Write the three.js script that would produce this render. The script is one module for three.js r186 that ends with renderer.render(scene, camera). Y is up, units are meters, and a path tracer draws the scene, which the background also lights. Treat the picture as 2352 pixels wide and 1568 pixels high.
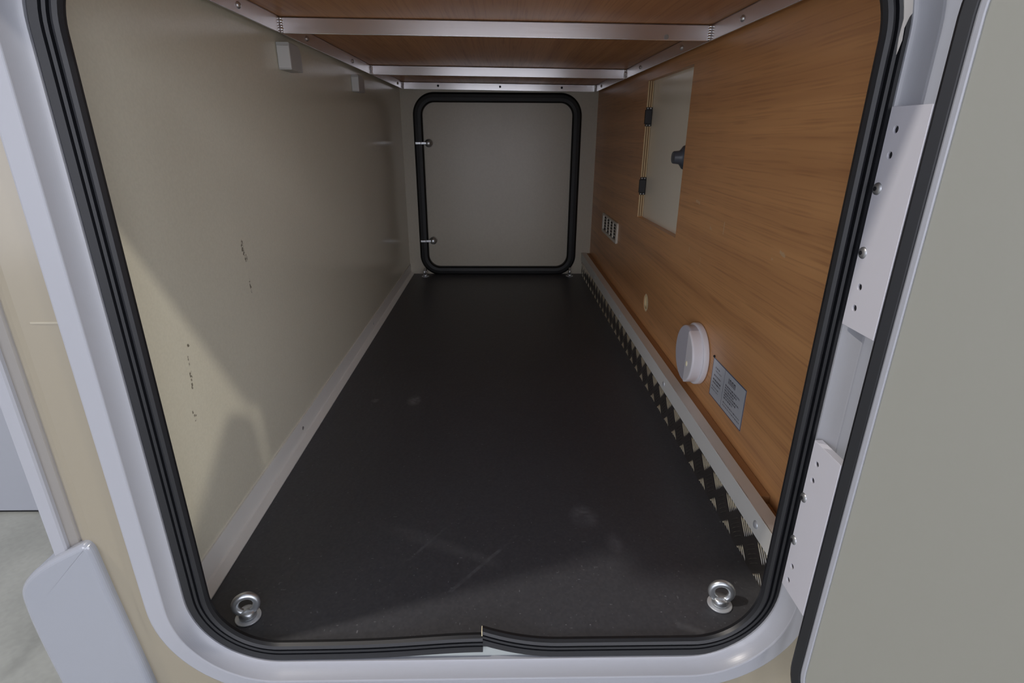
import * as THREE from 'three';
import { RoundedBoxGeometry } from 'three/addons/geometries/RoundedBoxGeometry.js';
import { mergeGeometries } from 'three/addons/utils/BufferGeometryUtils.js';
import { RectAreaLightUniformsLib } from 'three/addons/lights/RectAreaLightUniformsLib.js';

// ---------------------------------------------------------------- camera, light, exposure
const scene = new THREE.Scene();
const camera = new THREE.PerspectiveCamera(2 * Math.atan(784 / 1254) * 180 / Math.PI, 2352 / 1568, 0.02, 60);
camera.position.set(0, 0.68, 0);
camera.up.set(0.002, 0.935, -0.355);
camera.lookAt(0 + 0.019, 0.68 - 0.3548, -0.9348);
scene.add(camera);
const renderer = new THREE.WebGLRenderer({ antialias: true });
renderer.toneMapping = THREE.LinearToneMapping;
renderer.toneMappingExposure = 1.0;
renderer.shadowMap.enabled = true;
RectAreaLightUniformsLib.init();
const HALL = { x0: -5.8, x1: 5.8, y0: -0.7, y1: 3.3, z0: -4.2, z1: 4.0 };
const LAMP_RIGHT = [3.63, 3.2, 0.97], LAMP_LEFT = [-2.35, 3.2, 0.06];
const LAMP_POWER = [1550, 1200], ADDED_WINDOW_POWER = [1.4, 1.8, 1.95];
const WARM = 0xfff6ea, COOL = 0xeff0fb;

// ---------------------------------------------------------------- helpers
let seed = 7;
const rnd = () => (seed = (seed * 16807) % 2147483647) / 2147483647;
const taken = {};
function numbered(n) { const k = taken[n] = (taken[n] ?? -1) + 1; return k ? n + '_' + String(k).padStart(3, '0') : n; }
function mesh(name, geo, mat, parent, pos) {
  const m = new THREE.Mesh(geo, mat); m.name = name; m.castShadow = m.receiveShadow = true;
  if (pos) m.position.set(...pos); parent.add(m); return m;
}
function thing(name, label, category, pos = [0, 0, 0], group) {
  const g = new THREE.Group(); g.name = numbered(name); g.position.set(...pos); g.userData = { label, category };
  if (group) g.userData.group = group; scene.add(g); return g;
}
function struct(name, geo, mat, label, category, pos) {
  const m = mesh(numbered(name), geo, mat, scene, pos); m.userData = { kind: 'structure', label, category }; return m;
}
const box = (w, h, d, x = 0, y = 0, z = 0) => new THREE.BoxGeometry(w, h, d).translate(x, y, z);
const span = (x0, x1, y0, y1, z0, z1) => box(x1 - x0, y1 - y0, z1 - z0, (x0 + x1) / 2, (y0 + y1) / 2, (z0 + z1) / 2);
function rbox(x0, x1, y0, y1, z0, z1, r = 0.003, s = 2) {
  return new RoundedBoxGeometry(x1 - x0, y1 - y0, z1 - z0, s, r).translate((x0 + x1) / 2, (y0 + y1) / 2, (z0 + z1) / 2);
}
const merge = a => mergeGeometries(a.map(g => { const n = g.index ? g.toNonIndexed() : g; for (const k of Object.keys(n.attributes)) if (!['position', 'normal', 'uv'].includes(k)) n.deleteAttribute(k); return n; }));
// uv from position: fn(x, y, z) -> [u, v]
function uvBy(geo, fn) {
  const p = geo.attributes.position, uv = new Float32Array(p.count * 2);
  for (let i = 0; i < p.count; i++) { const [a, b] = fn(p.getX(i), p.getY(i), p.getZ(i)); uv[2 * i] = a; uv[2 * i + 1] = b; }
  geo.setAttribute('uv', new THREE.BufferAttribute(uv, 2)); return geo;
}
// rounded rectangle as a run of points with outward normals, from the bottom at xs, clockwise round to xs again
function rrPath(x0, x1, y0, y1, r, xs, step = 0.02, arc = 14) {
  const P = [], line = (ax, ay, bx, by, nx, ny) => { const n = Math.max(1, Math.round(Math.hypot(bx - ax, by - ay) / step)); for (let i = 0; i <= n; i++) P.push([ax + (bx - ax) * i / n, ay + (by - ay) * i / n, nx, ny]); };
  const turn = (cx, cy, a0) => { for (let i = 1; i < arc; i++) { const a = a0 - Math.PI / 2 * i / arc; P.push([cx + r * Math.cos(a), cy + r * Math.sin(a), Math.cos(a), Math.sin(a)]); } };
  line(xs, y0, x0 + r, y0, 0, -1); turn(x0 + r, y0 + r, -Math.PI / 2);
  line(x0, y0 + r, x0, y1 - r, -1, 0); turn(x0 + r, y1 - r, Math.PI);
  line(x0 + r, y1, x1 - r, y1, 0, 1); turn(x1 - r, y1 - r, Math.PI / 2);
  line(x1, y1 - r, x1, y0 + r, 1, 0); turn(x1 - r, y0 + r, 0);
  line(x1 - r, y0, xs, y0, 0, -1);
  return P;
}
// sweep a closed profile [[u, z], ...] along such a path; shift(i, s, S) moves points inward
function sweep(path, prof, shift, caps = false) {
  const n = path.length, m = prof.length, pos = [], uv = [], idx = [];
  let s = 0; const S = []; for (let i = 0; i < n; i++) { if (i) s += Math.hypot(path[i][0] - path[i - 1][0], path[i][1] - path[i - 1][1]); S.push(s); }
  for (let j = 0; j < m; j++) {                                        // each profile edge has its own verts: crisp ribs, smooth run
    const a = prof[j], b = prof[(j + 1) % m], base = pos.length / 3;
    for (let i = 0; i < n; i++) { const [x, y, nx, ny] = path[i], d = shift ? shift(S[i], s) : 0;
      for (const q of [a, b]) { pos.push(x + nx * (q[0] - d), y + ny * (q[0] - d), q[1]); uv.push(S[i], q[0]); } }
    for (let i = 0; i < n - 1; i++) { const k = base + 2 * i; idx.push(k, k + 1, k + 2, k + 1, k + 3, k + 2); }
  }
  if (caps) for (const i of [0, n - 1]) {
    const base = pos.length / 3, [x, y, nx, ny] = path[i], d = shift ? shift(S[i], s) : 0;
    for (const q of prof) { pos.push(x + nx * (q[0] - d), y + ny * (q[0] - d), q[1]); uv.push(0, 0); }
    for (const t of THREE.ShapeUtils.triangulateShape(prof.map(q => new THREE.Vector2(q[0], q[1])), [])) idx.push(...t.map(v => v + base));
  }
  const g = new THREE.BufferGeometry();
  g.setAttribute('position', new THREE.Float32BufferAttribute(pos, 3)); g.setAttribute('uv', new THREE.Float32BufferAttribute(uv, 2)); g.setIndex(idx); g.computeVertexNormals();
  return g;
}
function rrShape(x0, x1, y0, y1, r, S = new THREE.Shape()) {
  S.moveTo(x0 + r, y0); S.lineTo(x1 - r, y0); S.absarc(x1 - r, y0 + r, r, -Math.PI / 2, 0); S.lineTo(x1, y1 - r); S.absarc(x1 - r, y1 - r, r, 0, Math.PI / 2);
  S.lineTo(x0 + r, y1); S.absarc(x0 + r, y1 - r, r, Math.PI / 2, Math.PI); S.lineTo(x0, y0 + r); S.absarc(x0 + r, y0 + r, r, Math.PI, Math.PI * 1.5); return S;
}
const extrude = (shape, depth, bevel = 0, seg = 2, curve = 12) => new THREE.ExtrudeGeometry(shape, { depth, bevelEnabled: bevel > 0, bevelSize: bevel, bevelThickness: bevel, bevelOffset: -bevel, bevelSegments: seg, curveSegments: curve });
const cyl = (r, h, n = 20, r2 = r) => new THREE.CylinderGeometry(r2, r, h, n);
const lathe = (pts, n = 28) => new THREE.LatheGeometry(pts.map(p => new THREE.Vector2(...p)), n);

// ---------------------------------------------------------------- textures
function noise2(sd) {                                                     // value noise on a hashed lattice
  const h = (i, j) => { let n = Math.imul(i, 374761393) + Math.imul(j, 668265263) + Math.imul(sd, 1274126177) | 0; n = Math.imul(n ^ (n >>> 13), 1274126177); return ((n ^ (n >>> 16)) >>> 0) / 4294967296; };
  return (x, y) => { const i = Math.floor(x), j = Math.floor(y), u = x - i, v = y - j, a = u * u * (3 - 2 * u), b = v * v * (3 - 2 * v);
    return (h(i, j) * (1 - a) + h(i + 1, j) * a) * (1 - b) + (h(i, j + 1) * (1 - a) + h(i + 1, j + 1) * a) * b; };
}
function dataTex(w, h, fn, srgb = true) {
  const d = new Uint8Array(w * h * 4);
  for (let j = 0; j < h; j++) for (let i = 0; i < w; i++) { const c = fn(i / w, j / h, i, j), k = 4 * (j * w + i); for (let q = 0; q < 3; q++) d[k + q] = Math.max(0, Math.min(255, c[q])); d[k + 3] = 255; }
  const t = new THREE.DataTexture(d, w, h); t.magFilter = t.minFilter = THREE.LinearFilter; t.wrapS = t.wrapT = THREE.RepeatWrapping; if (srgb) t.colorSpace = THREE.SRGBColorSpace; t.needsUpdate = true; return t;
}
const mix = (a, b, t) => a.map((v, i) => v + (b[i] - v) * t);
function woodTexture(sd, light, dark, scratches = []) {                    // 2.4 m along the grain by 1 m across
  const A = noise2(sd), B = noise2(sd + 1), C = noise2(sd + 2), D = noise2(sd + 3);
  return dataTex(2048, 1024, (u, v) => {
    const x = u * 2.4, y = v + 0.012 * A(x * 1.6, v * 4) + 0.004 * B(x * 6, v * 14);
    const band = 0.5 * A(x * 0.5 + 5, y * 26) + 0.3 * B(x * 0.9, y * 70) + 0.2 * C(x * 2.2, y * 190);
    const pore = Math.max(0, D(x * 11, y * 500) - 0.60) * 1.7 + Math.max(0, C(x * 4 + 3, y * 300) - 0.7) * 1.5;
    let c = mix(light, dark, Math.min(1, band * 0.85 + pore * 0.55));
    for (const [sx, sy, len, wid, ang] of scratches) {
      const dx = x - sx, dy = v - sy, a = dx * Math.cos(ang) + dy * Math.sin(ang), b = -dx * Math.sin(ang) + dy * Math.cos(ang);
      if (Math.abs(a) < len && Math.abs(b) < wid * (0.5 + B(x * 300, v * 300))) c = mix(c, [214, 186, 150], 0.75);
    }
    return c;
  });
}
// marks on the right wall, as distance past the opening and height
const wallWood = woodTexture(11, [232, 176, 118], [182, 130, 86], [[0.30, 0.50, 0.010, 0.003, 0.2], [0.33, 0.485, 0.003, 0.002, 0], [0.55, 0.50, 0.002, 0.012, 0], [0.72, 0.535, 0.014, 0.003, 0.1], [0.74, 0.42, 0.002, 0.010, 0], [0.66, 0.41, 0.002, 0.007, 0], [0.62, 0.49, 0.007, 0.0025, 0.3]]);
const ceilWood = woodTexture(31, [220, 166, 116], [172, 122, 82]);
const N1 = noise2(101), N2 = noise2(102), N3 = noise2(103);
// cream laminate with fine grain and the dark rubbed marks on the left wall (distance past the opening, height, half length, half height)
const marks = [[0.430, 0.484, 0.006, 0.015, 1], [0.436, 0.464, 0.006, 0.010, 1], [0.436, 0.410, 0.0035, 0.015, 1.1], [0.205, 0.379, 0.003, 0.005, 1.1], [0.198, 0.357, 0.002, 0.012, 0.5], [0.195, 0.335, 0.004, 0.010, 0.7], [0.193, 0.318, 0.003, 0.006, 1.2], [0.183, 0.270, 0.005, 0.007, 1.2], [0.180, 0.278, 0.002, 0.006, 0.8]];
const creamWall = dataTex(2048, 1024, (u, v) => {
  const x = u * 2.4, y = v, g = (N1(x * 420, y * 420) - 0.5) * 6 + (N2(x * 7, y * 7) - 0.5) * 4;
  let c = [225 + g, 222 + g, 203 + g];
  for (const [mx, my, a, b, s] of marks) { const d = ((x - mx) / a) ** 2 + ((y - my) / b) ** 2; if (d < 1.6) { const q = N3(x * 500, y * 420) * (1.25 - d * 0.7); if (q > 0.42) c = mix(c, [70, 64, 52], Math.min(0.65, (q - 0.42) * 3.0 * s)); } }
  return c;
});
const creamPlain = dataTex(512, 512, (u, v) => { const g = (N1(u * 210, v * 210) - 0.5) * 5 + (N2(u * 8, v * 8) - 0.5) * 2; return [206 + g, 200 + g, 184 + g]; });
const floorTex = dataTex(2048, 1024, (u, v) => {                          // u along the depth (2.4 m), v across (1 m)
  const x = u * 2.4, y = v; let g = 70 + (N1(x * 300, y * 300) - 0.5) * 9 + (N2(x * 5, y * 5) - 0.5) * 4;
  const spot = (cx, cy, rx, ry, k) => { const d = ((x - cx) / rx) ** 2 + ((y - cy) / ry) ** 2; if (d < 1) g += k * (1 - d) * (0.4 + N3(x * 160, y * 160)) * (0.3 + N2(x * 40, y * 40)); };
  spot(0.77, 0.26, 0.035, 0.022, 46); spot(0.77, 0.155, 0.014, 0.012, 40); spot(0.28, 0.655, 0.04, 0.03, 30); spot(0.21, 0.70, 0.03, 0.02, 22);
  const t1 = (y - 0.45) - (x - 0.14) * 0.85; if (Math.abs(t1) < 0.004 && x > 0.1 && x < 0.23) g += 22 * N3(x * 90, y * 90);
  const t2 = (y - 0.36) - (x - 0.20) * 0.7; if (Math.abs(t2) < 0.003 && x > 0.17 && x < 0.26) g += 16 * N3(x * 90, y * 90);
  const near = Math.max(0, 1 - x / 0.32);                                  // grit trodden in at the sill
  if (N1(x * 330 + 50, y * 330) > 0.965 - 0.02 * near) g += 70 * N3(x * 500, y * 500);
  return [g - 1, g, g + 5];
});
const floorBump = dataTex(512, 512, (u, v) => { const g = 255 * (0.6 * N1(u * 190, v * 190) + 0.4 * N2(u * 90, v * 90)); return [g, g, g]; }, false);
const brushed = dataTex(512, 256, (u, v) => { const g = 122 + 16 * (N1(u * 6, v * 240) - 0.5) + 10 * (N2(u * 22, v * 200) - 0.5); return [g, g, g]; }, false);
const hallFloorTex = dataTex(1024, 1024, (u, v) => { const g = (N1(u * 300, v * 300) - 0.5) * 8 + (N2(u * 24, v * 24) - 0.5) * 16 - Math.max(0, N3(u * 40, v * 40) - 0.8) * 90; return [152 + g, 155 + g, 152 + g]; });

// ---------------------------------------------------------------- materials
const std = (color, roughness, metalness = 0, more = {}) => new THREE.MeshPhysicalMaterial({ color, roughness, metalness, ...more });
const M = {
  cream: std(0xffffff, 0.2, 0, { map: creamWall }),
  creamPanel: std(0xffffff, 0.32, 0, { map: creamPlain }),
  creamGloss: std(0xf6efdc, 0.14),
  wood: std(0xffffff, 0.34, 0, { map: wallWood }),
  ceiling: std(0xffffff, 0.5, 0, { map: ceilWood, specularIntensity: 0.5 }),
  ledgeWood: std(0xb8895c, 0.5),
  floor: std(0xffffff, 0.42, 0, { map: floorTex, bumpMap: floorBump, bumpScale: 0.0004 }),
  alu: std(0xf4f2f4, 0.5, 0.9, { roughnessMap: brushed, anisotropy: 0.75, anisotropyRotation: Math.PI / 2 }),
  aluDull: std(0xf0f0ec, 0.42, 0.1),
  tread: std(0xf0ede4, 0.18, 1),
  steel: std(0xd4d8dc, 0.34, 0.9),
  zincWasher: std(0xdce0e6, 0.42, 0.5),
  screw: std(0xb8babe, 0.42, 0.9),
  weld: std(0xe2e2e4, 0.22, 1),
  rubber: std(0x1d1e22, 0.42),
  rubberSoft: std(0x0b0c0e, 0.5),
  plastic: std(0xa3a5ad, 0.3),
  tape: std(0xaab0ae, 0.4),
  hinge: std(0xd0d0da, 0.35),
  hole: std(0x0d0e16, 0.7),
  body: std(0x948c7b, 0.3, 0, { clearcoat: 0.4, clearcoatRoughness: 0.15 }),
  sealant: std(0x8f8b86, 0.5),
  bumper: std(0x969aa4, 0.18, 0, { clearcoat: 1, clearcoatRoughness: 0.05 }),
  doorPanel: std(0x92928a, 0.34),
  greyPlastic: std(0xb9bab8, 0.45),
  latch: std(0x4a4f57, 0.35), latchFace: std(0x9fa3ae, 0.3),
  black: std(0x16161a, 0.45),
  ventPlastic: std(0xd9d4c8, 0.45),
  rawWood: std(0xf2e2bc, 0.75), plyDark: std(0x8a6a48, 0.75), plyLight: std(0xd9c398, 0.75),
  lampWhite: std(0xf1eff4, 0.3), lampLens: std(0xcfced8, 0.25),
  led: std(0xf4eccc, 0.4),
  joint: std(0xa8a190, 0.4),
  smear: std(0xcfcac4, 0.6),
  hallWall: std(0x9ca0aa, 0.6), hallFar: std(0xa4a6aa, 0.7), hallCeiling: std(0xc8cacc, 0.8), hallFloor: std(0xffffff, 0.45, 0, { map: hallFloorTex }),
  white: std(0xededed, 0.5),
};

// ---------------------------------------------------------------- the hall around the vehicle
const T = 0.12;
{
  const { x0, x1, y0, y1, z0, z1 } = HALL;
  struct('floor_hall', uvBy(span(x0 - T, x1 + T, y0 - T, y0, z0 - T, z1 + T), (x, y, z) => [x / 3, z / 3]), M.hallFloor, 'pale grey scuffed hall floor beneath the vehicle', 'floor');
  struct('ceiling_hall', span(x0 - T, x1 + T, y1, y1 + T, z0 - T, z1 + T), M.hallCeiling, 'white hall ceiling above the vehicle', 'ceiling');
  struct('wall_hall_back', span(x0 - T, x1 + T, y0, y1, z0 - T, z0), M.hallWall, 'white hall wall behind the vehicle', 'wall');
  const w = struct('wall_hall_partition', span(x0, -0.95, y0 + 0.012, y1, -1.86, -1.777), M.hallWall, 'white partition standing beyond the vehicle corner', 'wall');
  mesh('base_gap_shade', span(x0, -0.96, y0, y0 + 0.012, -1.86, -1.785), M.black, w);  // black strip stands for the shadow in the gap under the partition
  // three glowing windows added to the hall front wall to light the compartment
  const wins = [[-0.9, 0.9, ADDED_WINDOW_POWER[0], 'middle'], [-5.5, -1.9, ADDED_WINDOW_POWER[1], 'left'], [1.6, 5.5, ADDED_WINDOW_POWER[2], 'right']], wy0 = -0.45, wy1 = 2.75;
  const S = new THREE.Shape().moveTo(x0 - T, y0).lineTo(x1 + T, y0).lineTo(x1 + T, y1).lineTo(x0 - T, y1).closePath();
  for (const [a, b] of wins) S.holes.push(new THREE.Path().moveTo(a, wy0).lineTo(a, wy1).lineTo(b, wy1).lineTo(b, wy0).closePath());
  struct('wall_hall_front', extrude(S, T).translate(0, 0, z1), M.hallFar, 'grey hall wall with three added fill light windows behind the viewer', 'wall');
  wins.forEach(([w0, w1, power, which], i) => {
    const win = new THREE.Group(); win.name = 'window_' + (i + 1); win.userData = { kind: 'structure', label: which + ' fill light panes added to the hall wall behind the viewer', category: 'window' }; win.position.set(0, 0, z1); scene.add(win);
    const glow = std(0xdfe6f2, 0.5, 0, { emissive: COOL, emissiveIntensity: power }), n = Math.round((w1 - w0) / 0.9);
    for (let k = 0; k < n; k++) { const a = w0 + (w1 - w0) * k / n, b = w0 + (w1 - w0) * (k + 1) / n; mesh('added_pane', span(a + 0.03, b - 0.03, wy0 + 0.03, wy1 - 0.03, 0.05, 0.06), glow, win); mesh('added_window_frame', span(a, a + 0.03, wy0, wy1, 0.02, 0.1), M.white, win); mesh('added_window_frame', span(b - 0.03, b, wy0, wy1, 0.02, 0.1), M.white, win); }
    for (const y of [wy0, wy1 - 0.03]) mesh('added_window_frame', span(w0, w1, y, y + 0.03, 0.02, 0.1), M.white, win);
    const L = new THREE.RectAreaLight(COOL, power, w1 - w0 - 0.1, wy1 - wy0 - 0.06); L.position.set((w0 + w1) / 2, (wy0 + wy1) / 2, z1 + 0.03); L.lookAt((w0 + w1) / 2, (wy0 + wy1) / 2, 0); scene.add(L);
  });
  struct('wall_hall_left', span(x0 - T, x0, y0, y1, z0, z1), M.hallFar, 'grey hall wall far to the left', 'wall');
  struct('wall_hall_right', span(x1, x1 + T, y0, y1, z0, z1), M.hallFar, 'grey hall wall far to the right', 'wall');
}
// two round ceiling lamps; each light aims at the opening of the compartment
for (const [[x, y, z], power, label] of [[LAMP_RIGHT, LAMP_POWER[0], 'round white ceiling lamp to the right of the vehicle'], [LAMP_LEFT, LAMP_POWER[1], 'round white ceiling lamp to the left above the opening']]) {
  const t = thing('ceiling_lamp', label, 'lamp', [x, HALL.y1, z], 'lamps on the hall ceiling');
  mesh('housing', lathe([[0.0001, 0], [0.13, 0], [0.13, -0.05], [0.11, -0.075], [0.095, -0.075], [0.095, -0.06], [0.0001, -0.06]]), M.white, t);
  mesh('diffuser', cyl(0.094, 0.008, 32).translate(0, -0.066, 0), std(0xffffff, 0.5, 0, { emissive: WARM, emissiveIntensity: 8 }), t);
  const L = new THREE.RectAreaLight(WARM, power, 0.15, 0.15); L.position.set(x, y, z); L.lookAt(x, 0, z); scene.add(L);
}

// ---------------------------------------------------------------- compartment shell
const ZF = -0.578, ZB = -2.79, XL = -0.472, XR = 0.456;
const alongDepth = (x, y, z) => [(-z - 0.57) / 2.4, y];
struct('wall_left', uvBy(span(XL - 0.025, XL, -0.03, 1.05, ZB, ZF), alongDepth), M.cream, 'cream laminate side wall with dark rub marks, left of the compartment', 'wall');
{
  const S = new THREE.Shape().moveTo(-ZF, -0.03).lineTo(-ZB, -0.03).lineTo(-ZB, 1.05).lineTo(-ZF, 1.05).closePath();     // drawn in (depth, height)
  S.holes.push(new THREE.Path().moveTo(1.428, 0.428).lineTo(1.428, 0.837).lineTo(1.855, 0.837).lineTo(1.855, 0.423).closePath());
  const c = new THREE.Path(); c.absellipse(1.65, 0.184, 0.028, 0.028, 0, Math.PI * 2, true); S.holes.push(c);
  const g = extrude(S, 0.018, 0, 1, 24).rotateY(Math.PI / 2).translate(XR, 0, 0);                 // (d, h, t) -> (x + t, h, -d)
  struct('wall_right', uvBy(g, alongDepth), M.wood, 'oak-coloured laminate side wall with scratches, right of the compartment', 'wall');
  struct('wall_right_backing', span(XR + 0.034, XR + 0.05, -0.03, 1.05, ZB, ZF), M.ledgeWood, 'wooden backing behind the right wall', 'wall');
}
struct('floor', uvBy(span(XL - 0.02, XR + 0.03, -0.03, 0, ZB - 0.02, -0.583), (x, y, z) => [(-z - 0.57) / 2.4, x + 0.5]), M.floor, 'matt black coated floor of the compartment with pale smudges', 'floor');
const TILT = -0.0085;
struct('ceiling', uvBy(span(XL - 0.02, XR + 0.04, 0.899, 0.92, ZB - 0.02, ZF), (x, y, z) => [(-z - 0.57) / 2.4, x + 0.5]), M.ceiling, 'oak-coloured board forming the ceiling of the compartment', 'ceiling').rotation.z = TILT;
// the far end: cream panel with a rounded opening in it for the second hatch
{
  const S = new THREE.Shape().moveTo(XL - 0.03, -0.03).lineTo(XR + 0.05, -0.03).lineTo(XR + 0.05, 1.05).lineTo(XL - 0.03, 1.05).closePath();
  S.holes.push(rrShape(-0.385, 0.353, 0.022, 0.835, 0.085, new THREE.Path()));
  struct('wall_back', uvBy(extrude(S, 0.03).translate(0, 0, ZB - 0.03), (x, y) => [x, y]), M.creamPanel, 'cream end wall around the far hatch', 'wall');
}

// ---------------------------------------------------------------- far hatch door
{
  const t = thing('hatch_door', 'closed cream hatch door at the far end with black rubber surround', 'hatch', [0, 0, ZB]);
  mesh('panel', uvBy(extrude(rrShape(-0.3845, 0.3525, 0.0225, 0.8345, 0.0845), 0.02).translate(0, 0, -0.034), (x, y) => [x, y]), M.creamPanel, t);
  mesh('rubber_seal', sweep(rrPath(-0.372, 0.338, 0.038, 0.818, 0.058, 0), [[0, -0.014], [0, 0.006], [0.006, 0.013], [0.02, 0.015], [0.034, 0.014], [0.042, 0.008], [0.044, 0.0], [0.044, -0.014]]), M.rubberSoft, t);
  for (const [x, y] of [[-0.347, 0.638], [-0.346, 0.172]]) {
    const l = mesh('latch', lathe([[0.0001, 0.03], [0.008, 0.03], [0.0105, 0.026], [0.011, 0.012], [0.017, 0.010], [0.019, 0.004], [0.019, -0.012]], 22).rotateX(Math.PI / 2), M.steel, t, [x, y, 0.0]);
    mesh('latch_arm', merge([rbox(-0.056, -0.004, -0.006, 0.006, 0.016, 0.021, 0.002), rbox(-0.062, -0.034, -0.0065, 0.0065, 0.017, 0.026, 0.003)]), M.steel, l);
  }
}

// ---------------------------------------------------------------- bed frame overhead
{
  const t = thing('bed_frame', 'welded aluminium angle frame under the wooden ceiling board', 'bed frame', [0, 0.868, 0]);
  t.rotation.z = TILT;
  const xl = -0.453, xr = 0.438, h = 0.031, z0 = -0.6, uvx = (x, y, z) => [x * 2, y * 8 + z * 8], uvz = (x, y, z) => [z * 2, y * 8 + x * 8];
  for (const [x, s] of [[xl, -1], [xr, 1]]) {
    mesh('side_rail', uvBy(merge([rbox(Math.min(x, x + s * 0.003), Math.max(x, x + s * 0.003), 0, h, -2.785, z0, 0.0012), rbox(Math.min(x, x + s * 0.018), Math.max(x, x + s * 0.018), h - 0.004, h, -2.785, z0, 0.0012)]), uvz), M.alu, t);
  }
  for (const z of [-0.63, -1.285, -2.12, -2.768])
    mesh('cross_bar', uvBy(merge([rbox(xl + 0.004, xr - 0.004, 0, h - 0.001, z - 0.003, z, 0.0012), rbox(xl + 0.004, xr - 0.004, h - 0.004, h - 0.001, z - 0.03, z, 0.0012)]), uvx), M.alu, t);
  for (const z of [-1.285, -2.12, -2.768]) for (const x of [xl + 0.003, xr - 0.003]) {
    const bits = []; for (let k = 0; k < 6; k++) bits.push(new THREE.SphereGeometry(0.0030 + 0.001 * rnd(), 8, 6).scale(1, 1, 0.8).translate(x, 0.003 + k * 0.0048, z + 0.0015));
    mesh('weld_bead', merge(bits), M.weld, t);
  }
  const rivet = lathe([[0.0001, 0.0042], [0.003, 0.0038], [0.0052, 0.002], [0.006, 0]], 14);
  for (const [x, y, z, s] of [[xl, 0.014, -1.094, 1], [xl, 0.014, -1.45, 1], [xl, 0.014, -1.869, 1], [xl, 0.014, -2.646, 1], [xr, 0.014, -1.125, -1], [xr, 0.014, -1.483, -1], [xr, 0.014, -1.903, -1], [xr, 0.014, -2.618, -1]])
    mesh('rivet', rivet.clone().rotateZ(-s * Math.PI / 2), M.steel, t, [x, y, z]);
  for (const x of [-0.29, -0.005, 0.28]) mesh('rivet_hole', cyl(0.005, 0.002, 12).rotateX(Math.PI / 2), M.hole, t, [x, 0.016, -2.7672]);
  mesh('rivet_hole', cyl(0.0048, 0.002, 12).rotateX(Math.PI / 2), M.sealant, t, [0.345, 0.006, -1.2845]);
}

// ---------------------------------------------------------------- edges of the compartment floor
{
  const t = thing('floor_angle', 'long aluminium angle strip where the cream wall meets the black floor', 'trim strip', [XL, 0, 0]);
  const p = [[0, 0], [0, 0.052], [0.003, 0.052], [0.0036, 0.013], [0.006, 0.0095], [0.0195, 0.003], [0.019, 0]];
  const S = new THREE.Shape(p.map(q => new THREE.Vector2(...q)));
  mesh('angle', uvBy(extrude(S, 2.205).translate(0, 0, ZB + 0.001), (x, y, z) => [z * 2, (x + y) * 8]), M.aluDull, t);
  for (const z of [-1.14, -1.9]) mesh('screw', lathe([[0.0001, 0.002], [0.004, 0.0016], [0.005, 0]], 12).rotateZ(-Math.PI / 2), M.steel, t, [0.0026, 0.03, z]);
}
{
  const t = thing('ledge', 'low wooden ledge with aluminium angle and tread plate along the oak wall', 'ledge', [0.415, 0, 0]);
  const zb = ZB + 0.002, zf = -0.605;
  mesh('core', rbox(0.003, 0.0405, 0.001, 0.108, zb, -0.765, 0.001), M.ledgeWood, t);
  mesh('core_end', rbox(0.004, 0.0405, 0.001, 0.094, -0.764, zf, 0.001), M.ledgeWood, t);
  mesh('angle', uvBy(merge([rbox(-0.0035, 0.0, 0.07, 0.1115, zb, zf, 0.0014), rbox(-0.0035, 0.022, 0.109, 0.1115, zb, zf, 0.001)]), (x, y, z) => [z * 2, (x + y) * 8]), M.aluDull, t);
  for (const z of [-0.715, -1.25, -1.8, -2.35]) mesh('screw', lathe([[0.0001, 0.003], [0.0045, 0.0026], [0.0065, 0.001], [0.0068, 0]], 16).rotateZ(Math.PI / 2), M.zincWasher, t, [-0.0035, 0.09, z]);
  const plate = mesh('tread_plate', span(-0.0008, 0.002, 0, 0.0705, zb, zf), M.tread, t);
  // five raised bars to a patch, patches turned alternately, all at 45 degrees
  const bar = (cy, cz, len, ay, az) => {                                     // low ridge along (ay, az)
    const n = 6, w = 0.0021, hgt = 0.0013, pos = [], idx = [];
    for (let i = 0; i <= n; i++) { const u = i / n * 2 - 1, q = Math.sqrt(Math.max(0, 1 - u ** 4)), y = cy + ay * u * len / 2, z = cz + az * u * len / 2;
      for (const [k, hh] of [[-1, 0], [-0.5, 0.8], [0, 1], [0.5, 0.8], [1, 0]]) pos.push(-0.0008 - hgt * hh * q, y - az * k * w * q, z + ay * k * w * q); }
    for (let i = 0; i < n; i++) for (let k = 0; k < 4; k++) { const a = i * 5 + k; idx.push(a, a + 5, a + 1, a + 1, a + 5, a + 6); }
    const g = new THREE.BufferGeometry(); g.setAttribute('position', new THREE.Float32BufferAttribute(pos, 3)); g.setIndex(idx); g.computeVertexNormals();
    g.setAttribute('uv', new THREE.Float32BufferAttribute(new Float32Array(pos.length / 3 * 2), 2)); return g;
  };
  const Q = Math.SQRT1_2, pitch = 0.0657, L = 0.036, gap = 0.0072;
  for (let k = -2; k < 33; k++) for (const [py, oz, dir] of [[0.030, 0, 1], [0.0628, 0.0328, -1], [-0.0028, 0.0328, -1]]) {
    const pz = -0.780 - k * pitch + oz, bits = [];
    for (let b = -2; b <= 2; b++) {
      const ay = -Q, az = dir < 0 ? Q : -Q, ny = az, nz = -ay;                 // along the bar, across the patch
      const cy = py + ny * b * gap, cz = pz + nz * b * gap;
      let lo = -L / 2, hi = L / 2;                                             // clip to the strip of plate
      const yl = 0.001, yh = 0.0695; const c1 = (yl - cy) / ay, c2 = (yh - cy) / ay; lo = Math.max(lo, Math.min(c1, c2)); hi = Math.min(hi, Math.max(c1, c2));
      if (hi - lo < 0.004) continue; const m = (lo + hi) / 2, z = cz + az * m; if (z > zf - 0.01 || z < zb + 0.01) continue;
      bits.push(bar(cy + ay * m, z, hi - lo, ay, az));
    }
    if (bits.length) mesh('tread_bars', merge(bits), M.tread, plate);
  }
}

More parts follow.
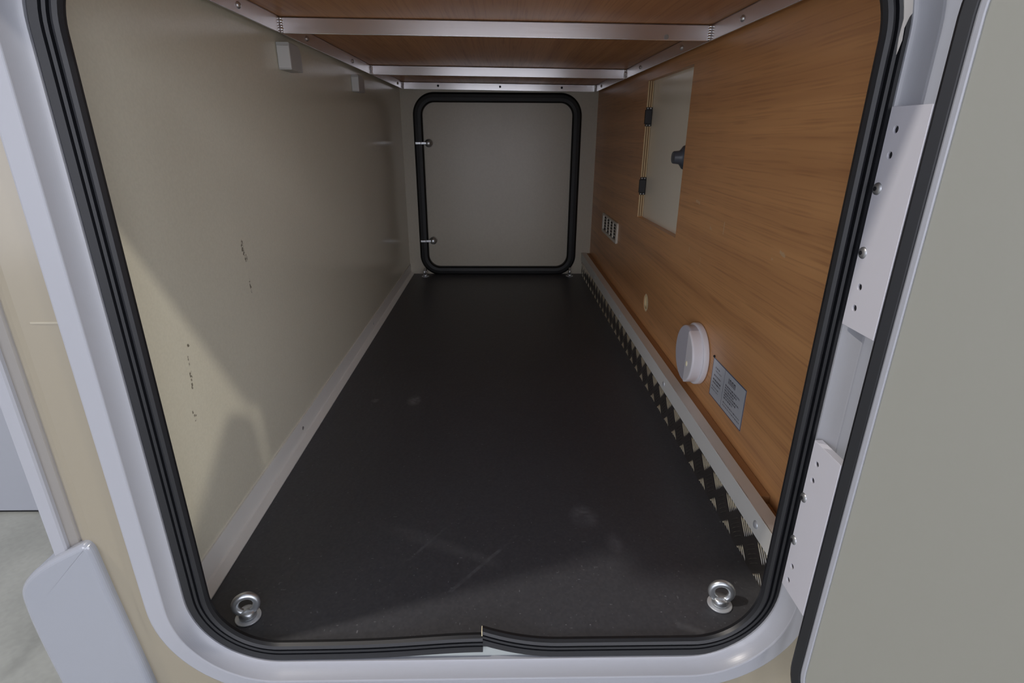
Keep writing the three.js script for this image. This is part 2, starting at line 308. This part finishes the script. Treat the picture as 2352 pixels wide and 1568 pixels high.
// ---------------------------------------------------------------- on the oak wall
{
  const t = thing('wall_hatch', 'cream hatch panel recessed in the oak wall with two black hinges and grey latch', 'hatch', [XR, 0.425, -1.64]);
  mesh('panel', rbox(0.0185, 0.033, -0.012, 0.43, -0.235, 0.235, 0.001), M.creamGloss, t);
  const z = -0.2135;
  for (let k = 0; k < 5; k++) mesh('plywood_layer', span(0.0004 + k * 0.0034, 0.0004 + k * 0.0034 + 0.0034 - 0.0003, 0, 0.411, z, z + 0.002 + (k % 2 ? 0.0005 : 0)), k % 2 ? M.plyDark : M.plyLight, t);
  for (const y of [0.308, 0.098]) {
    const h = mesh('hinge', merge([rbox(-0.004, 0.017, -0.021, 0.021, z, z + 0.01, 0.002), rbox(-0.001, 0.0185, -0.028, 0.028, z, z + 0.006, 0.002)]), M.black, t, [0, y, 0]);
    for (const sy of [-0.0245, 0.0245]) for (const sx of [0.003, 0.012]) mesh('screw', new THREE.SphereGeometry(0.0026, 10, 6), M.steel, h, [sx, sy, z + 0.007]);
  }
  const l = mesh('latch', lathe([[0.029, 0], [0.0295, 0.010], [0.028, 0.014], [0.021, 0.019], [0.0165, 0.024], [0.0150, 0.038], [0.0135, 0.040], [0.0001, 0.040]]).rotateZ(Math.PI / 2), M.latch, t, [0.0185, 0.202, 0.188]);
  mesh('latch_face', lathe([[0.0302, 0.0], [0.0306, 0.002], [0.0306, 0.008], [0.0300, 0.0095]]).rotateZ(Math.PI / 2), M.latchFace, l);
}
{
  const t = thing('vent_grille', 'small cream plastic vent grille low on the oak wall by the far end', 'vent', [XR, 0.277, -2.295]);
  const hw = 0.16, hh = 0.082, fr = 0.022;
  const S = rrShape(-hw, hw, 0, hh, 0.01); S.holes.push(rrShape(-hw + fr, hw - fr, 0.012, hh - 0.010, 0.003, new THREE.Path()));
  mesh('frame', extrude(S, 0.005, 0.002).rotateY(-Math.PI / 2).translate(-0.001, 0, 0), M.ventPlastic, t);
  mesh('backing', span(-0.0012, -0.0002, 0.006, hh - 0.005, -hw + 0.01, hw - 0.01), M.hole, t);
  for (let k = 1; k < 4; k++) { const z = -hw + fr + (2 * hw - 2 * fr) * k / 4; mesh('bar', span(-0.006, -0.0012, 0.01, hh - 0.008, z - 0.006, z + 0.006), M.ventPlastic, t); }
  for (let k = 1; k < 5; k++) { const y = 0.012 + (hh - 0.022) * k / 5; mesh('slat', span(-0.0035, -0.0012, y - 0.0016, y + 0.0016, -hw + 0.012, hw - 0.012), M.ventPlastic, t); }
}
{
  const t = thing('hole_liner', 'round hole lined with pale raw wood in the oak wall', 'hole', [XR, 0.184, -1.65]);
  mesh('rim', new THREE.RingGeometry(0.0195, 0.0278, 28).rotateY(-Math.PI / 2), M.rawWood, t, [0.0015, 0, 0]);
  mesh('wall_of_hole', new THREE.CylinderGeometry(0.0278, 0.0278, 0.016, 28, 1, true).rotateZ(Math.PI / 2), M.rawWood, t, [0.0095, 0, 0]);
  mesh('base', cyl(0.0277, 0.006, 28).rotateZ(Math.PI / 2), M.rawWood, t, [0.0105, 0, 0]);
}
{
  const t = thing('wall_lamp', 'round white and grey plastic lamp on the oak wall above the ledge', 'lamp', [XR, 0.208, -1.165]);
  const R = Math.PI / 2;
  mesh('base', lathe([[0.0001, 0], [0.071, 0], [0.0715, 0.003], [0.0715, 0.011], [0.069, 0.014], [0.0001, 0.014]], 48).rotateZ(R), M.lampWhite, t);
  // far part: flat grey lens; near part: a thicker white segment with its own little eye
  const far = new THREE.Shape(); far.absarc(0, 0, 0.066, -1.12, Math.PI + 1.12 - Math.PI, false); 
  const seg = (a0, a1) => { const s = new THREE.Shape(); s.absarc(0, 0, 0.066, a0, a1, false); s.closePath(); return s; };
  // shapes drawn in (depth, height): +x is deeper into the compartment
  const put = g => g.rotateY(-R).scale(1, 1, -1);
  const flip = g => { const p = g.index ? g.toNonIndexed() : g, a = p.attributes.position.array, n = p.attributes.normal.array, u = p.attributes.uv.array; for (let i = 0; i < a.length / 9; i++) { for (const [b, w] of [[a, 3], [n, 3], [u, 2]]) for (let q = 0; q < w; q++) { const o = i * 3 * w; const k = b[o + w + q]; b[o + w + q] = b[o + 2 * w + q]; b[o + 2 * w + q] = k; } } return p; };
  mesh('lens', flip(put(extrude(seg(-1.9, 1.9), 0.016, 0.004, 3, 30))).translate(-0.013, 0, 0), M.lampLens, t);
  const nearSeg = mesh('cover', flip(put(extrude(seg(Math.PI - 1.25, Math.PI + 1.25), 0.020, 0.004, 3, 30))).translate(-0.013, 0, 0), M.lampWhite, t);
  mesh('sensor', new THREE.SphereGeometry(0.005, 12, 8).scale(0.6, 1.4, 1), M.led, nearSeg, [-0.0365, -0.012, 0.033]);
}
{
  const c = document.createElement('canvas'); c.width = 640; c.height = 340; const g = c.getContext('2d');
  g.fillStyle = '#c8ced6'; g.fillRect(0, 0, 640, 340); g.strokeStyle = '#3d4a6c'; g.lineWidth = 7; g.strokeRect(4, 4, 632, 332); g.lineWidth = 4; g.beginPath(); g.moveTo(250, 4); g.lineTo(250, 336); g.stroke();
  g.fillStyle = '#4a4d58';
  // far column: a few short lines too small to read; near column: a heavy line, then a paragraph
  const lines = (x0, x1, y, h, d) => { for (let x = x0; x < x1;) { const w = 8 + rnd() * 26; g.globalAlpha = d * (0.7 + 0.3 * rnd()); g.fillRect(x, y, Math.min(w, x1 - x), h); x += w + 6; } g.globalAlpha = 1; };
  lines(60, 150, 60, 14, 0.7); lines(70, 190, 88, 12, 0.6); lines(50, 190, 130, 14, 0.8); lines(40, 200, 168, 16, 0.95); lines(40, 200, 196, 14, 0.9); lines(30, 180, 236, 11, 0.6); lines(30, 170, 262, 11, 0.5);
  for (let k = 0; k < 7; k++) { g.fillRect(330 + k * 20, 44, 9, 44); if (k % 2) g.fillRect(330 + k * 20, 44, 20, 9); }
  for (let k = 0; k < 6; k++) lines(285, 560 - (k % 3) * 50, 112 + k * 22, 15, 0.75); lines(285, 600, 264, 11, 0.7); lines(285, 610, 290, 11, 0.6);
  const tx = new THREE.CanvasTexture(c); tx.colorSpace = THREE.SRGBColorSpace;
  const t = thing('sticker', 'silver grey two-column text sticker on the oak wall beside the round lamp', 'sticker', [XR, 0.150, -0.991]);
  const m = mesh('film', uvBy(span(-0.0006, 0, 0, 0.086, -0.083, 0.083), (x, y, z) => [(z + 0.083) / 0.166, y / 0.086]), std(0xffffff, 0.35, 0.15, { map: tx }), t);
  mesh('pin', new THREE.SphereGeometry(0.0028, 10, 6), M.black, t, [-0.001, 0.0885, -0.081]);
}

// ---------------------------------------------------------------- brackets on the cream wall
function bracket(z, w, y, h, d, label) {
  const t = thing('wall_bracket', label, 'bracket', [XL, y, z], 'grey brackets under the left rail');
  const S = new THREE.Shape().moveTo(0, 0).lineTo(d, 0).lineTo(d, h * 0.55).quadraticCurveTo(d, h, d - h * 0.5, h).lineTo(0, h).closePath();  // (depth, height)
  mesh('body', extrude(S, w - 0.004, 0.002).rotateY(Math.PI / 2).translate(0.002, 0, 0), M.greyPlastic, t);
  mesh('face', rbox(0.0015, w - 0.0005, 0.003, h - 0.006, -0.003, 0.0015, 0.0014), std(0xd3d4d3, 0.5), t);  // lighter grey puts the light on the front face into its colour
}
bracket(-1.297, 0.028, 0.806, 0.052, 0.072, 'larger grey plastic bracket under the rail, nearer along the cream wall');
bracket(-1.905, 0.024, 0.804, 0.048, 0.076, 'smaller-looking grey plastic bracket under the rail, farther along the cream wall');

// ---------------------------------------------------------------- eye bolts in the floor
function eyebolt(x, z, turn, lean, label, small) {
  const t = thing('eye_bolt', label, 'eye bolt', [x, 0, z], 'eye bolts in the compartment floor');
  t.rotation.y = turn;
  mesh('washer', lathe([[0.007, 0], [0.0185, 0], [0.0185, 0.0022], [0.0175, 0.003], [0.007, 0.003]], 32), M.zincWasher, t);
  mesh('collar', lathe([[0.0001, 0.003], [0.0122, 0.003], [0.0126, 0.007], [0.0112, 0.011], [0.0100, 0.015], [0.0001, 0.017]], 28), M.steel, t);
  const r = mesh('ring', new THREE.TorusGeometry(0.0148, 0.0055, 16, 48).translate(0, 0.0248, 0), M.steel, t);
  r.rotation.x = lean;
}
eyebolt(-0.381, -0.627, 0.35, -0.05, 'shiny steel eye bolt beside the left floor strip at the sill');
eyebolt(0.337, -0.641, -0.25, -0.05, 'shiny steel eye bolt beside the tread plate at the sill');
eyebolt(-0.387, -2.725, 1.45, 0, 'small far eye bolt left of the end hatch');
eyebolt(0.349, -2.735, 1.45, 0, 'small far eye bolt right of the end hatch');

// ---------------------------------------------------------------- vehicle outside
const ZW = -0.558;                                                         // face of the outer wall
const OP = { x0: -0.398, x1: 0.3575, y0: 0.008, y1: 0.85, r: 0.085 };        // inner edge of the rubber seal
const JAMB = [-0.428, 0.381, -0.022, 0.886, 0.118];                       // inner face of the white frame
{
  const t = thing('vehicle_body', 'beige outer wall of the vehicle around the white hatch frame', 'vehicle', [0, -0.45, 0]);
  const yb = 0, yt = 2.2, o = 0.45;
  const S = new THREE.Shape().moveTo(-0.511, yb).lineTo(3.4, yb).lineTo(3.4, yt).lineTo(-0.511, yt).closePath();
  S.holes.push(rrShape(JAMB[0] - 0.0412, JAMB[1] + 0.0412, JAMB[2] - 0.0412 + o, JAMB[3] + 0.0412 + o, JAMB[4] + 0.0412, new THREE.Path()));
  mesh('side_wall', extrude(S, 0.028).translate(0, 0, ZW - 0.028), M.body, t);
  // rounded vertical edge towards the rear, drawn in (x, z)
  const C = new THREE.Shape().moveTo(-0.5104, 0).lineTo(-0.5186, -0.001).lineTo(-0.5248, -0.003).lineTo(-0.5299, -0.0065).lineTo(-0.5340, -0.013).lineTo(-0.5361, -0.03).lineTo(-0.5104, -0.03).closePath();
  const up = (shape, h) => extrude(shape, h).rotateX(-Math.PI / 2);          // (x, y) -> (x, -z)
  const mir = s => new THREE.Shape(s.getPoints().map(p => new THREE.Vector2(p.x, -p.y)));
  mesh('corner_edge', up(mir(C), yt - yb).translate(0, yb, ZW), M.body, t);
  const B = new THREE.Shape().moveTo(-0.5268, -0.010).lineTo(-0.5320, -0.004).lineTo(-0.5474, -0.004).lineTo(-0.5494, -0.03).lineTo(-0.5268, -0.03).closePath();
  mesh('sealant_joint', up(mir(B), yt - yb).translate(0, yb, ZW), M.sealant, t);
  const D = new THREE.Shape().moveTo(-0.5433, -0.02).lineTo(-0.5448, 0.000).lineTo(-0.5468, 0.002).lineTo(-0.5627, 0.0005).lineTo(-0.5658, -0.0035).lineTo(-0.5678, -0.04).lineTo(-0.5433, -0.04).closePath();
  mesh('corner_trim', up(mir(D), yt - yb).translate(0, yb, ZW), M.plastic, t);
  mesh('rear_wall', span(-0.542, -0.512, yb, yt, ZB - 0.1, ZW - 0.03), M.body, t);
  mesh('far_wall', (() => { const F = new THREE.Shape().moveTo(-0.545, yb).lineTo(3.4, yb).lineTo(3.4, yt).lineTo(-0.545, yt).closePath(); return extrude(F, 0.03).translate(0, 0, ZB - 0.13); })(), M.body, t);
  mesh('roof', span(-0.545, 3.4, yt, yt + 0.03, ZB - 0.13, ZW), M.body, t);
  mesh('underfloor', span(-0.545, 3.4, yb - 0.02, yb, ZB - 0.13, ZW), M.black, t);
  mesh('panel_joint', span(-0.50, -0.466, 0.4895 + o, 0.4915 + o, ZW, ZW + 0.0005), M.joint, t);
  mesh('added_shade_ledge', rbox(-0.50, 0.48, 0.888 + o, 0.91 + o, ZW, -0.482, 0.005), M.plastic, t);  // unseen ledge added above the opening to cut off the lamp light
}
{
  const t = thing('bumper_corner', 'glossy white bumper corner at the lower left of the vehicle', 'bumper', [-0.55, -0.6, -0.548]);
  const S = new THREE.Shape().moveTo(0.10, -0.05).lineTo(0.063, 0.569).lineTo(0.048, 0.724).lineTo(0.0425, 0.790);
  S.bezierCurveTo(0.041, 0.807, 0.033, 0.806, 0.026, 0.802); S.bezierCurveTo(0.005, 0.790, -0.056, 0.764, -0.066, 0.728); S.bezierCurveTo(-0.071, 0.70, -0.066, 0.63, -0.061, 0.572); S.lineTo(-0.03, -0.05); S.closePath();
  mesh('shell', extrude(S, 0.060, 0.007, 5, 24).translate(0, 0, -0.067), M.bumper, t);
}
{
  const t = thing('hatch_frame', 'white plastic frame with a raised ridge around the open hatch', 'frame', [0, 0, 0]);
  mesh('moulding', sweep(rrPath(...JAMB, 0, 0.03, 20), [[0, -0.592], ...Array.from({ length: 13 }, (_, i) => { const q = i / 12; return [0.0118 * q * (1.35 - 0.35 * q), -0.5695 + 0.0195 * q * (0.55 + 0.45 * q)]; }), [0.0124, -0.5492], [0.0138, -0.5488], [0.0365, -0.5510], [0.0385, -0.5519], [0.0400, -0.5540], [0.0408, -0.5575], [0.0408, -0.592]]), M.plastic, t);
  mesh('inner_flange', sweep(rrPath(OP.x0, OP.x1, OP.y0, OP.y1, OP.r, 0, 0.03, 18), [[0.018, -0.592], [0.018, -0.580], [0.024, -0.5775], [0.030, -0.576], [0.030, -0.592]]), M.tape, t);
}
{
  const t = thing('rubber_seal', 'black ribbed rubber seal around the open hatch, parted at the sill', 'seal', [0, 0, 0]);
  const z = -0.5735;
  const prof = [[0.009, z - 0.012], [0.001, z - 0.007], [0, z - 0.002], [0.002, z + 0.0025], [0.0055, z + 0.0045], [0.0092, z + 0.002], [0.0102, z - 0.005], [0.0128, z - 0.005], [0.0135, z + 0.0005], [0.0165, z + 0.0014], [0.0175, z - 0.003], [0.0195, z - 0.003], [0.0202, z + 0.0008], [0.0280, z + 0.0028], [0.0298, z + 0.001], [0.0302, z - 0.0015], [0.014, z - 0.012]];
  const lift = (s, S) => { const a = 0.0105 * Math.exp(-((s / 0.115) ** 2)), e = S - s, b = e < 0.11 ? 0.0235 * (1 - e / 0.11) ** 2 : 0; return a + b; };
  mesh('strip', sweep(rrPath(OP.x0, OP.x1, OP.y0, OP.y1, OP.r, -0.0275, 0.012, 18), prof, lift, true), M.rubber, t);
  mesh('cut_edge', rbox(-0.0290, -0.0278, 0.0215, 0.0315, -0.579, -0.5700, 0.0005), M.rawWood, t);
  // dried smear of sealing compound on the upper right of the seal
  const S = new THREE.Shape([[0, 0], [0.004, 0.012], [0.003, 0.022], [0.007, 0.031], [0.012, 0.036], [0.010, 0.050], [0.002, 0.062], [-0.009, 0.066], [-0.012, 0.055], [-0.005, 0.040], [-0.001, 0.030], [-0.002, 0.014]].map(p => new THREE.Vector2(p[0] * 0.62, p[1])));
  mesh('sealant_smear', extrude(S, 0.0006, 0.0004), M.smear, t, [0.3735, 0.752, z + 0.0012]);
}
// hinge leaves: plates on the right jamb that face across the opening, drawn in (towards the viewer, height)
const HL = [0.4863, 0.7066, [[0.0132, 0.686], [0.0131, 0.6628], [0.015, 0.5318], [0.0146, 0.5087]], [[0.0069, 0.6309], [0.0078, 0.5667]], 0.1189, 0.3386, [[0.014, 0.3137], [0.0131, 0.2903], [0.0128, 0.1585], [0.0114, 0.1347]], [[0.0044, 0.2592], [0.0041, 0.1937]]];
function hingeLeaf(y0, y1, holes, screws, label) {
  const t = thing('hinge_leaf', label, 'hinge', [0.379, y0, -0.564], 'hinge leaves of the open hatch');
  const S = new THREE.Shape().moveTo(0, 0).lineTo(0.054, 0).lineTo(0.054, y1 - y0).lineTo(0, y1 - y0).closePath();
  for (const [d, y] of holes) { const p = new THREE.Path(); p.absellipse(d, y - y0, 0.0034, 0.0034, 0, Math.PI * 2, true); S.holes.push(p); }
  mesh('plate', extrude(S, 0.009, 0.0004, 1, 12).rotateY(-Math.PI / 2).translate(0.006, 0, 0), M.hinge, t);
  for (const [d, y] of holes) mesh('screw_hole', cyl(0.0045, 0.001, 14).rotateZ(Math.PI / 2), M.hole, t, [-0.0009, y - y0, d]);
  for (const [d, y] of screws) { const s = mesh('screw', lathe([[0.0001, 0.0030], [0.0035, 0.0028], [0.0058, 0.0016], [0.0064, 0]], 18).rotateZ(Math.PI / 2), M.screw, t, [-0.003, y - y0, d]);
    mesh('screw_socket', cyl(0.0024, 0.002, 6).rotateZ(Math.PI / 2), M.hole, s, [-0.0026, 0, 0]); }
}
hingeLeaf(HL[0], HL[1], HL[2], HL[3], 'upper white hinge leaf with screws beside the black seal');
hingeLeaf(HL[4], HL[5], HL[6], HL[7], 'lower white hinge leaf with screws beside the black seal');

// the open door, hinged on the right
{
  const t = thing('hatch_door', 'open hatch door swung out on the right with grey-beige inner face and black edge seal', 'door', [0.377, 0, -0.51]);
  t.rotation.y = -55 * Math.PI / 180;
  const w = 0.80, y0 = -0.06, y1 = 0.872, r = 0.1;
  const ring = (d) => [d, w - d, y0 + d, y1 - d, r - d];
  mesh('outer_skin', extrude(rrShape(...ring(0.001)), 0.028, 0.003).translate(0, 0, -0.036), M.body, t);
  mesh('edge_seal', sweep(rrPath(...ring(0.0135), w / 2, 0.05, 16), [[0, -0.008], [0, 0.0005], [0.002, 0.0025], [0.011, 0.0028], [0.0132, 0.001], [0.0135, -0.004], [0.012, -0.010]]), M.rubber, t);
  mesh('rim', sweep(rrPath(...ring(0.0195), w / 2, 0.05, 16), [[0, -0.008], [0, 0.0022], [0.0012, 0.003], [0.005, 0.0022], [0.0064, 0.0008], [0.0064, -0.008]]), M.plastic, t);
  mesh('inner_panel', uvBy(extrude(rrShape(...ring(0.0192)), 0.008).translate(0, 0, -0.0075), (x, y) => [x, y]), M.doorPanel, t);
}
renderer.render(scene, camera);
